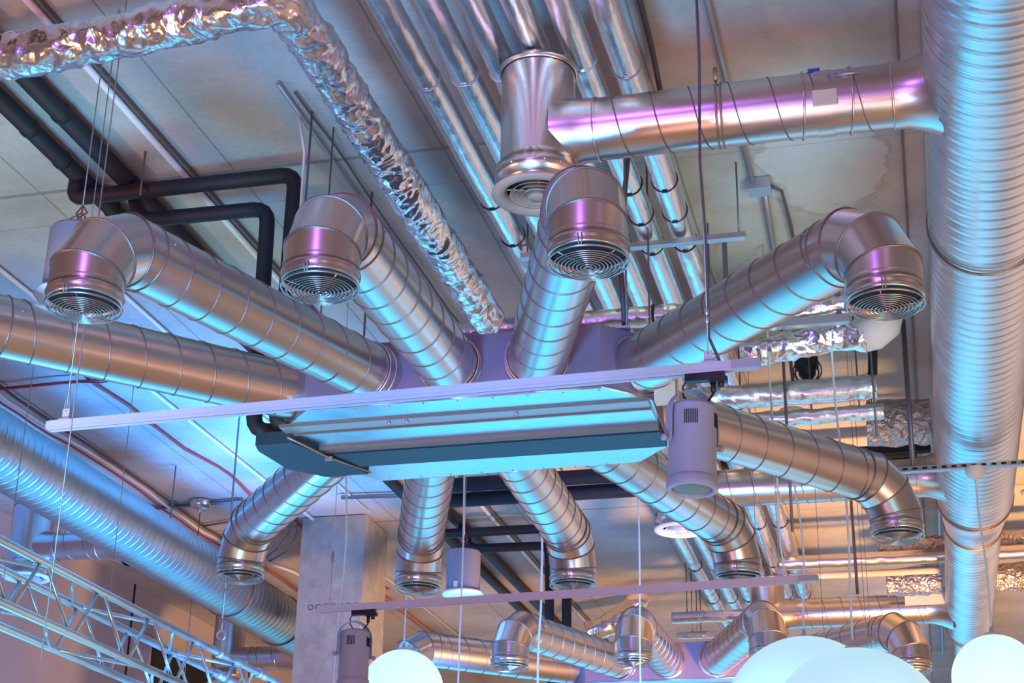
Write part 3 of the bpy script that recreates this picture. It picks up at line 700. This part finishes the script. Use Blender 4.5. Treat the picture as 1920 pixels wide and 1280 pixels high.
cable('conduit', [(-5.5, 7.0, 5.975), (-5.5, 20, 5.975)], .016, M['white'], 'thin pale conduit crossing the blue-lit ceiling above the left ribbed duct', 'conduit')
cable('cable', [(-6.68, 9.5, 5.96), (-6.66, 14.5, 5.96), (-6.2, 16.4, 5.96), (-5.7, 16.5, 5.96)], .016, M['cable_white'], 'white cable sagging along the ceiling above the left ribbed duct', wob=.10)
cable('cable', [(-6.75, 9.5, 5.95), (-6.72, 15.2, 5.95)], .009, M['red'], 'red cable following the white one above the left ribbed duct', wob=.12)
cable('cable', [(-6.60, 9.5, 5.97), (-6.60, 15.2, 5.97)], .012, M['rope'], 'dark cable beside the white one above the left ribbed duct', wob=.06)
cable('cable', [(-5.83, 9.9, 5.97), (-5.77, 12.2, 5.97), (-5.62, 16.5, 5.97)], .011, M['red'], 'red cable running lengthways between the two left conduits', wob=.10)
p0 = at(-30, 732, 5.95); p1 = at(110, 718, 5.95); p2 = at(240, 708, 5.95)
cable('cable', [p0, p1, p2], .013, M['red'], 'red cable bundle crossing under the long golden duct arm')
cable('cable', [at(150, 716, 5.94), at(190, 717, 5.92), at(232, 709, 5.95)], .006, M['rope'], 'loose dark strand looping off the red cable bundle')
cable('conduit', [(-.72, 5.5, 5.97), (-.70, 8.15, 5.97)], .016, M['wire'], 'thin conduit on the ceiling above the near branch duct', 'conduit')
jb = MB(); P = at(1424, 350, 5.96); jb.box(P, (.13, .11, .07)); jbo = tag(jb.build('junction_box', M['strut']), 'small junction box on the ceiling under the near branch duct', 'box')
cable('conduit', [P + V((0.02, .05, 0)), (-.68, 9.6, 5.97)], .018, M['wire'], 'thin conduit leading on from the small junction box', 'conduit')
cable('cable', [P + V((.06, 0, 0)), P + V((.12, .04, -.02)), P + V((.13, .5, 0)), P + V((.13, 1.0, 0))], .010, M['rope'], 'black cable leaving the side of the junction box')
cable('cable', [at(1195, -20, 5.96), at(1222, 90, 5.96), at(1238, 170, 5.9), at(1250, 200, 5.7)], .014, M['rope'], 'dark cable curving down from the ceiling behind the near branch duct')
b = MB(); b.box((.13, 12, 5.990), (.010, 18, .012)); tag(b.build('cover_strip', M['groove']), 'rusty brown strip along the ceiling left of the right ribbed duct', 'strip')
b = MB(); b.box((.27, 12, 5.985), (.02, 18, .025)); tag(b.build('cover_strip', M['strut']), 'grey metal strip along the ceiling next to the right ribbed duct', 'strip')
cable('cable', [at(493, 1063, 5.96), at(525, 1082, 5.96), at(560, 1108, 5.96)], .02, M['copper'], 'brown cable on the ceiling left of the concrete column')
cable('cable', [at(700, 1105, 5.9), at(770, 1155, 5.85), at(800, 1180, 5.88), at(850, 1210, 5.95)], .028, M['copper'], 'reddish cable sagging right of the concrete column')
cable('conduit', [(-4.9, 8, 5.975), (-4.9, 13.7, 5.975)], .014, M['white'], 'short pale conduit between the blue ceiling and the black pipes', 'conduit')
cable('conduit', [at(640, 932, 5.96), at(1560, 905, 5.96)], .02, M['strut'], 'straight conduit crossing the ceiling behind the lower arms', 'conduit')

cable('cable', [at(556, 962, 5.97), at(540, 1000, 5.7), at(518, 1030, 5.62), at(498, 1045, 5.7)], .007, M['rope'], 'dark loose loop of cable between silver arm and concrete column')
cable('cable', [at(558, 970, 5.97), at(556, 1000, 5.75), at(540, 1032, 5.6), at(505, 1052, 5.62)], .007, M['rope'], 'second loose loop of cable beside the concrete column')
cable('conduit', [at(283, 953, 5.97), at(455, 938, 5.97)], .018, M['rod'], 'short dark conduit passing behind the polished metal cup', 'conduit')
cable('conduit', [at(380, 986, 5.97), at(430, 978, 5.97)], .010, M['rod'], 'short thin cable below the polished metal cup', 'conduit')
# ------------------------------------------------------------------ lighting tracks
def track(a, b_, z, label, caps):
    r = empty('lighting_track', (a[0], a[1], z), label, 'lighting track', 'suspended lighting tracks')
    A = V((*a, z)); B = V((*b_, z)); d = (B - A).normalized(); n_ = V((0, 0, 1)).cross(d)
    ax = (d, n_, V((0, 0, 1))); L = (B - A).length
    q = MB(); q.box(A + d * (L / 2) + V((0, 0, .004)), (L, .036, .030), ax)
    for s_ in (-1, 1): q.box(A + d * (L / 2) + n_ * (s_ * .015) + V((0, 0, -.016)), (L, .006, .012), ax)
    q.build('rail', M['paint'], r)
    q = MB(); q.box(A + d * (L / 2) + V((0, 0, -.0125)), (L - .01, .022, .004), ax); q.build('conductor_slot', M['groove'], r)
    q = MB(); q.box(B + d * .045, (.10, .040, .036), ax); q.box(B + d * .098, (.012, .034, .03), ax); q.build('feed_end_cap', M['spotpaint'], r)
    q = MB(); q.box(A - d * .004, (.010, .038, .034), ax); q.build('end_cap', M['paint'], r)
    for t in caps:
        p = A + d * (L * t)
        q = MB(); q.box(p + V((0, 0, .045)), (.032, .004, .055), ax); q.box(p + V((0, 0, .022)), (.050, .03, .006), ax); hb = q.build('hanger_bracket', M['paint'], r)
        q = MB(); q.lathe(p + V((0, 0, .060)) - n_ * .003, -n_, [(0, .004), (.002, .003), (.003, 0)], 8); q.build('screw', M['wire'], hb)
    return A, B, d, n_
T1 = track((-3.507, 5.755), (-.60, 5.672), 3.90, 'long pink-violet lighting track crossing in front of the near box', (.024, .968))
T2 = track((-3.535, 9.09), (-.62, 8.90), 3.90, 'pink lighting track hanging lower, beneath the grilles of the lower arms', (.024, .962))

def spotlight(T, t, label, drop=.40, yaw=.75, tilt=(0, 0)):
    A, B, d, n_ = T; p = A + (B - A) * t
    r = empty('track_spotlight', p, label, 'spotlight', 'track spotlights')
    q = MB(); q.box(p + V((0, 0, -.036)), (.15, .034, .034), (d, n_, V((0, 0, 1)))); q.box(p + d * .05 + V((0, 0, -.052)), (.07, .03, .02), (d, n_, V((0, 0, 1)))); q.lathe(p + d * .06 + V((0, 0, -.06)), (0, 0, -1), [(0, .012), (.02, .012), (.022, 0)], 12)
    q.build('track_adapter', M['plastic'], r)
    cdir = V((math.cos(yaw), math.sin(yaw), 0)); up = V((tilt[0], tilt[1], 1)).normalized()
    top = p + V((-.05, 0, -.135)); cen = top - up * .16
    R = .094
    q = MB()
    q.crisp(cen, up, [(-.155, R - .004), (.13, R - .004)], 48)
    q.lathe(cen, up, [(.13, R - .004), (.140, R - .008), (.148, R - .02), (.152, R - .05), (.152, 0)], 48)
    body = q.build('body', M['spotpaint'], r)
    q = MB(); q.lathe(cen, up, [(-.145, R - .002), (-.150, R + .002), (-.185, R + .002), (-.190, R - .002), (-.190, R - .016), (-.175, R - .018)], 48); q.build('bezel', M['spotpaint'], r)
    q = MB(); q.lathe(cen, up, [(-.180, R - .016), (-.188, R * .6), (-.19, 0)], 40); q.build('lens', M['lens'], r)
    q = MB()
    side = up.cross(cdir)
    for g0 in (-1.05, -2.5, .6, 2.1):
        for i in range(7):
            a = g0 + i * .085; u = cdir * math.cos(a) + side * math.sin(a)
            q.box(cen + u * (R - .0035) + up * .075, (.004, .0035, .055), (u, up.cross(u), up))
    q.build('vent_slots', M['dark'], body)
    q = MB(); W = R + .012; zt = .185
    arc = [cen + cdir * (-W) + up * (-.005)] + [cen + cdir * (W * math.cos(PI - PI * i / 14)) + up * (.10 + (zt - .08) * math.sin(PI * i / 14)) for i in range(15)] + [cen + cdir * W + up * (-.005)]
    for a_, b2 in zip(arc[:-1], arc[1:]):
        dd = (b2 - a_); l = dd.length; dd.normalize(); q.box((a_ + b2) / 2, (l + .003, .036, .005), (dd, side, dd.cross(side)))
    q.build('yoke', M['spotpaint'], r)
    for s_ in (-1, 1):
        q = MB(); q.lathe(cen + cdir * (s_ * (W - .004)) - up * .002, cdir * s_, [(0, .008), (.018, .008), (.018, .013), (.034, .013), (.036, 0)], 14); q.build('tilt_knob', M['spotpaint'], r)
    q = MB(); s0 = p + d * .03 + V((0, 0, -.055))
    q.tube([s0, s0 + V((0, 0, -.05)), s0 + V((-.02, -.02, -.09)), cen + up * .155], .0045, 8); q.tube([s0 + V((0, 0, 0)), s0 + V((0, 0, -.045))], .010, 10)
    lp_ = cen + up * .15 + cdir * .03
    q.tube([lp_ + V((0.1 * math.sin(i / 10 * 2 * PI) * .6 + .0, -.02, .06 - .06 * math.cos(i / 10 * 2 * PI))) for i in range(11)], .0035, 8)
    q.build('power_lead', M['plastic'], r)
    return r
spotlight(T1, .963, 'pale violet cylinder spotlight with yoke under the right end of the near track', tilt=(.03, .02))
spotlight(T2, .102, 'small rose cylinder spotlight under the left end of the lower track', tilt=(-.01, 0))

# ------------------------------------------------------------------ suspension wires and rods
def vertical(px, py, y=None, z=None): return aty(px, py, y) if y else at(px, py, z)
def wire(x, y, z0, z1, label, r=.003, m='wire', name='suspension_wire', cat='wire', group='suspension wires'):
    b = MB(); b.tube([(x, y, z0), (x, y, (z0 + z1) / 2), (x, y, z1)], r, 6); return tag(b.build(name, M[m]), label, cat, group)
A, B, d, n_ = T1
pA = A + (B - A) * .024; pB = A + (B - A) * .968
wire(pA.x, pA.y, 3.965, 5.99, 'wire rising from the left hanger of the near track', .0025)
b = MB(); b.tube([pA + V((-.012, 0, .06)), pA + V((0, 0, .22))], .002, 5); b.tube([pA + V((.012, 0, .06)), pA + V((0, 0, .22))], .002, 5); tag(b.build('wire_sling', M['wire']), 'small wire sling on the left hanger of the near track', 'wire')
wire(pB.x, pB.y, 3.965, 5.99, 'steel wire rising from the right hanger of the near track', .0035)
cable('power_cable', [pB + V((.045, 0, .02)), pB + V((.03, 0, .06)), pB + V((.004, .004, .13)), pB + V((.008, .0, .5)), pB + V((-.006, 0, .9)), pB + V((.006, 0, 1.4)), (pB.x, pB.y, 5.99)], .0058, M['rope'], 'dark power cable twisted round the wire above the near spotlight')
b = MB()
for z in (4.10, 4.135): b.lathe((pB.x, pB.y, z), (0, 0, 1), [(-.014, .004), (-.008, .009), (.008, .009), (.014, .004)], 10)
tag(b.build('wire_gripper', M['alu']), 'shiny wire gripper above the right hanger of the near track', 'gripper')
A2, B2, d2, n2 = T2
qA = A2 + (B2 - A2) * .024; qB = A2 + (B2 - A2) * .962
wire(qA.x, qA.y, 3.965, 5.99, 'thin wire in front of the concrete column above the lower track', .002)
b = MB(); b.lathe((qA.x, qA.y, 4.22), (0, 0, 1), [(-.04, .004), (-.02, .010), (.02, .008), (.04, .004)], 10); tag(b.build('wire_gripper', M['brass']), 'small brass wire gripper in front of the concrete column', 'gripper')
wire(qB.x, qB.y, 3.965, 5.99, 'wire rising from the right hanger of the lower track', .004)
cable('power_cable', [qB + V((.05, 0, .02)), qB + V((.03, 0, .05)), qB + V((.012, 0, .2)), qB + V((.014, 0, .6)), qB + V((.0, 0, 1.2)), (qB.x, qB.y, 5.99)], .006, M['cable_white'], 'white power cable beside the right hanger of the lower track')
# box rods
for (x, y, lb) in ((-2.87, 6.83, 'threaded rod at near left corner of the near box'), (-1.22, 6.88, 'threaded rod at near right corner of the near box, behind the branch duct'), (-2.85, 7.75, 'threaded rod at rear left corner of the near box'), (-1.25, 7.75, 'threaded rod at rear right corner of the near box')):
    wire(x, y, 4.63, 5.99, lb, .006, 'rod', 'threaded_rod', 'rod', 'box hanging rods')
cable('power_cable', [(-1.24, 6.95, 4.62), (-1.25, 6.9, 5.0), (-1.22, 6.9, 5.4), (-1.2, 6.95, 5.7), (-1.1, 7.0, 5.95)], .013, M['rope'], 'dark cable dropping to the near box behind the branch duct')
cable('power_cable', [(-2.93, 6.8, 5.95), (-2.90, 6.84, 5.75), (-2.895, 6.84, 4.7)], .008, M['white'], 'pale cable tied along the rod left of the second duct arm')
# long wires on the left with their lengths chosen to reach off-frame things
for (px, py, z, lb, zlow) in ((205, 250, 5.0, 'long thin wire crossing the foil duct at upper left', 2.8), (219, 1000, 4.5, 'long thin wire in front of the left ribbed duct', 3.4), (36, 880, 4.6, 'thin wire near the left picture edge, over the ribbed duct', 3.2)):
    P = at(px, py, z); wire(P.x, P.y, 4.02 if 'ribbed' in lb and px > 100 else zlow, 5.99, lb, .0028)
P = at(330, 870, 6.0); wire(P.x, P.y, 5.2, 5.99, 'dark rod hanging from the blue-lit ceiling down to the left ribbed duct', .006, 'rod', 'threaded_rod', 'rod', 'duct hanging rods')
P = at(440, 870, 5.6); wire(P.x, P.y, 4.9, 5.99, 'thin dark wire left of the silver lower left arm', .003, 'rod')
P = at(272, 290, 5.97); wire(P.x, P.y, 5.72, 5.99, 'short threaded rod carrying the upper black pipe', .006, 'rod', 'threaded_rod', 'rod')
P = at(625, 245, 5.97); wire(P.x, P.y, 4.6, 5.99, 'thin threaded rod beside the crumpled foil duct', .005, 'rod', 'threaded_rod', 'rod')
P = at(1547, 720, 5.2)
# strut under the right ribbed duct with rods
b = MB(); b.box((.72, 10.02, 4.86), (1.55, .04, .035)); b.box((.72, 10.0, 4.84), (1.55, .05, .005)); st = tag(b.build('strut_rail', M['strut']), 'perforated strut rail slung under the right ribbed duct', 'bracket')
for i in range(24):
    b = MB(); b.box((0 + .06 * i, 9.998, 4.862), (.03, .004, .012)); b.build('slot', M['dark'], st)
P = V((.05, 10.02, 4.87)); Q = at(1693, 600, 5.9)
b = MB(); b.box((P + Q) / 2, ((Q - P).length, .04, .02), ((Q - P).normalized(), V((0, 1, 0)).cross((Q - P).normalized()).normalized(), V((0, 0, 1)))) if False else b.tube([P, Q], .017, 8)
tag(b.build('support_rod', M['rod']), 'dark steel rod slanting down left of the right ribbed duct to the strut', 'rod')
b = MB(); b.tube([(1.42, 10.02, 4.86), (1.42, 10.02, 5.99)], .012, 8); tag(b.build('support_rod', M['rod']), 'steel rod at the right picture edge holding the strut', 'rod')
# hoist shackle on the truss
# ------------------------------------------------------------------ round speakers
def speaker(x, y, z0, label, m):
    r = empty('ceiling_speaker', (x, y, z0), label, 'speaker', 'hanging round speakers')
    R = .133
    b = MB(); b.lathe((x, y, z0), (0, 0, 1), [(.01, R), (.33, R), (.345, R - .008), (.35, R - .03), (.35, 0)], 48); b.build('shell', M[m], r)
    b = MB(); b.lathe((x, y, z0), (0, 0, 1), [(.012, R), (.014, R + .03), (.004, R + .034), (-.010, R + .024), (-.016, R - .01), (-.018, 0)], 48); b.build('round_grille', M['white'], r)
    b = MB(); b.box((x - .02, y - R - .006, z0 + .05), (.03, .012, .05)); b.build('clip', M['white'], r)
    b = MB()
    for k in range(4):
        a = k * 1.6; b.tube([V((x, y, z0 + .36)), V((x + .04 * math.cos(a), y - .03, z0 + .40)), V((x + .03 * math.sin(a), y, z0 + .44)), V((x, y, z0 + .48))], .004, 6)
    b.build('wiring', M['copper'], r)
    b = MB(); b.tube([(x, y, z0 + .35), (x, y, 5.99)], .003, 6); b.build('suspension_wire', M['wire'], r)
    return r
P = at(140, 500, 4.80); speaker(P.x, P.y, 4.64, 'violet round hanging speaker with white rim behind the far left duct arm', 'speaker')
P = at(868, 1105, 4.72); speaker(P.x, P.y, 4.68, 'grey round hanging speaker behind a cyan arm, right of the column', 'speaker')

# ------------------------------------------------------------------ globes, cords and cups
def globe(px, top_py, y, R, label, m):
    d = ray(px, top_py); P = CAM + d * (y / d.y); c = P - V((0, 0, R * .97))
    r = empty('globe_lamp', c, label, 'lamp', 'opal globe lamps')
    b = MB(); prof = [(R * math.cos(PI * i / 40), R * math.sin(PI * i / 40)) for i in range(41)]
    b.lathe(c, (0, 0, 1), prof, 72); b.build('globe', M[m], r)
    b = MB(); b.lathe(c + V((0, 0, R)), (0, 0, 1), [(-.012, .05), (.012, .045), (.02, .015), (.05, .010), (.05, 0)], 24); b.build('cord_cap', M['white'], r)
    return c, r
def cord(c, R, top, label, bend=.012):
    a = V((c.x, c.y, c.z + R + .03)); t = V(top); b = MB(); pts = []
    for i in range(21):
        s = i / 20; p = a.lerp(t, s); pts.append(p + V((bend * math.sin(s * 5.1) * math.sin(PI * s), 0, 0)))
    b.tube(pts, .0065, 8); return tag(b.build('lamp_cord', M['cable_white']), label, 'cord', 'white lamp cords')
def cup(p, label, m='white', R=.062):
    b = MB(); b.lathe(p, (0, 0, -1), [(-.002, 0), (-.002, R), (.006, R), (.028, R * .95), (.050, R * .78), (.068, R * .48), (.076, R * .2), (.08, .012), (.11, .010), (.11, 0)], 32)
    return tag(b.build('ceiling_cup', M[m]), label, 'ceiling rose', 'cord cups')
c1, _ = globe(757, 1221, 10.9, .295, 'small white globe lamp at bottom left, below the lower track', 'globe')
cord(c1, .295, (c1.x, c1.y, 5.99), 'white cord of the bottom left globe, right of the concrete column', .006)
c2, _ = globe(1508, 1200, 10.25, .52, 'large pale cyan globe lamp, left of the overlapping pair', 'globe_big')
cupz = aty(1470, 760, 10.25); cord(c2, .52, (c2.x, c2.y, 5.37), 'white cord of the left large globe, passing the lower track end', .03)
cup(V((c2.x, c2.y, 5.40)), 'white cord cup in front of the lagged pipes between the right arms', R=.085)
c3, _ = globe(1600, 1222, 9.0, .49, 'large pale cyan globe lamp in front, right of the overlapping pair', 'globe_big')
cord(c3, .49, (c3.x, c3.y, 5.60), 'long white cord of the front large globe, crossing the far branch duct', .02)
cup(V((c3.x, c3.y, 5.62)), 'white cord cup just under the right-hand duct arm', R=.085)
c4, _ = globe(1860, 1193, 10.0, .258, 'bright white globe lamp at the bottom right edge', 'globe')
cord(c4, .258, (c4.x, c4.y, 4.78), 'white cord crossing in front of the right ribbed duct', .01)
cup(V((c4.x, c4.y, 4.84)), 'white cord cup hanging from the strut under the right ribbed duct', R=.064)
P = at(1935, 935, 5.2); cup(P + V((0, 0, .06)), 'white cord cup cut off by the right picture edge', R=.075)
P = at(377, 940, 5.99); cup(P, 'polished metal cord cup on the blue-lit ceiling', 'galv', R=.11); wire(P.x, P.y, 4.2, 5.93, 'dark wire hanging from the polished metal cup', .004, 'rod')
# two more straight cords that run down out of the frame
for px, py, y, lb in ((868, 1000, 10.9, 'straight white cord right of the short cyan arm'), (648, 950, 10.6, 'white cord hanging in front of the concrete column'), (1199, 1100, 10.9, 'straight white cord in front of a far arm, lower centre')):
    P = aty(px, py, y); b = MB(); k = 14; bend = .02 if px == 648 else .004
    b.tube([(P.x + bend * math.sin(i * .9), P.y, 2.6 + (5.99 - 2.6) * i / k) for i in range(k + 1)], .0065, 8); tag(b.build('lamp_cord', M['cable_white']), lb, 'cord', 'white lamp cords')
P = aty(1014, 1100, 10.9); b = MB(); b.tube([(P.x + .018 * math.sin(i * .8) - .01 * (i > 8), P.y, 2.6 + (5.99 - 2.6) * i / 16) for i in range(17)], .008, 8); tag(b.build('lamp_cord', M['cable_white']), 'wavy pale cord in front of the far black pipe, lower centre', 'cord', 'white lamp cords')
# fine wires at lower right
for i, (px, lb) in enumerate(((1538, 'single fine wire just right of the lower track end'), (1420, 'fine wire in front of the far elbow near the left large globe'), (1617, 'left wire of the fine pair crossing the far blue arm'), (1625, 'right wire of the fine pair crossing the far blue arm'))):
    P = aty(px, 1080, 10.3 + .2 * i); wire(P.x, P.y, 2.7, 5.99, lb, .0022)
for i, (px, py, y, r_, lb) in enumerate(((1478, 850, 9.55, .010, 'dark rod hanging beside the cord of the left large globe'), (1600, 1000, 12.9, .014, 'dark rod behind the long cord of the front globe'), (1640, 760, 9.5, .008, 'dark thin rod right of the long white cord, over lagged pipes'))):
    P = aty(px, py, y); z0 = P.z - (.2 if i == 2 else .5); wire(P.x, P.y, z0, 5.99, lb, r_, 'rod', 'threaded_rod', 'rod')

# ------------------------------------------------------------------ dark pump and valve between the right arms
P = aty(1513, 690, 9.9)
r = empty('valve_motor', P, 'dark teal valve motor with looped cable between the right arms', 'valve')
b = MB(); b.box(P + V((0, 0, .03)), (.15, .10, .06)); b.lathe(P, (0, 0, -1), [(0, .06), (.05, .055), (.08, .03), (.10, .03), (.10, 0)], 20); b.build('motor_body', M['plastic'], r)
b = MB(); b.ringbead(P + V((0, -.02, -.04)), (0, 1, 0), .075, .006, 28, 6); b.ringbead(P + V((.005, -.03, -.03)), (0, 1, 0), .09, .005, 28, 6); b.build('cable_loop', M['rope'], r)
b = MB(); b.tube([P + V((0, 0, .05)), P + V((0, 0, 6 - P.z))], .012, 8); b.build('hanger', M['rod'], r)
cable('cable', [aty(1478, 640, 9.7), aty(1485, 700, 9.7), aty(1489, 735, 9.7), aty(1470, 752, 9.7), aty(1430, 755, 9.7), aty(1340, 765, 9.7)], .011, M['rope'], 'dark cable curling down onto the lagged pipe left of the valve motor')

# ------------------------------------------------------------------ aluminium truss
tr = empty('lighting_truss', (-5.0, 7, 3.8), 'square aluminium lighting truss rising across the lower left corner', 'truss')
CH = [(-4.86, 4.0), (-5.19, 4.0), (-4.83, 3.66), (-5.14, 3.66)]
for (x, z) in CH:
    b = MB(); b.tube([(x, 3.0, z), (x, 13.3, z)], .0255, 24)
    b.build('chord', M['alu'], tr)
def vees(c0, c1, y0, pitch, gap=.06):
    y = y0
    while y < 12.9:
        for (ya, yb) in ((y - .03, y - pitch / 2 + .03), (y + .03, y + pitch / 2 - .03)):
            b = MB(); b.tube([(c0[0], ya, c0[1]), (c1[0], yb, c1[1])], .0115, 12); b.build('brace', M['alu'], tr)
        y += pitch
vees(CH[0], CH[2], 8.11 - .70 * 6, .70)
vees(CH[1], CH[3], 8.11 - .70 * 6 + .35, .70)
vees(CH[0], CH[1], 8.4 - .70 * 6, 1.40)
vees(CH[2], CH[3], 8.1 - .70 * 6, 1.40)
for (x, z) in CH:
    b = MB(); b.lathe((x, 11.3, z), (0, 1, 0), [(0, .026), (.0, .034), (.05, .034), (.06, .029), (.10, .029), (.11, .034), (.16, .034), (.16, .026)], 24); b.build('coupler', M['alu'], tr)
P = V((-4.86, 10.6, 4.0))
h = empty('truss_hoist', P, 'clamp with shackle ring and steel rope lifting the truss', 'hoist')
b = MB(); b.tube([P - V((0, .04, 0)), P + V((0, .04, 0))], .036, 20); b.box(P + V((0, 0, .05)), (.05, .06, .06)); b.build('clamp', M['alu'], h)
b = MB(); b.ringbead(P + V((0, 0, .125)), (0, 1, .2), .032, .007, 28, 8); b.build('shackle_ring', M['alu'], h)
b = MB(); b.tube([P + V((0, 0, .15)), (P.x, P.y, 5.99)], .005, 8); b.lathe(P + V((0, 0, .22)), (0, 0, 1), [(-.03, .004), (-.02, .010), (.02, .010), (.03, .004)], 10); b.lathe(P + V((0, 0, .45)), (0, 0, 1), [(-.02, .004), (-.01, .009), (.01, .009), (.02, .004)], 10)
b.build('steel_rope', M['wire'], h)
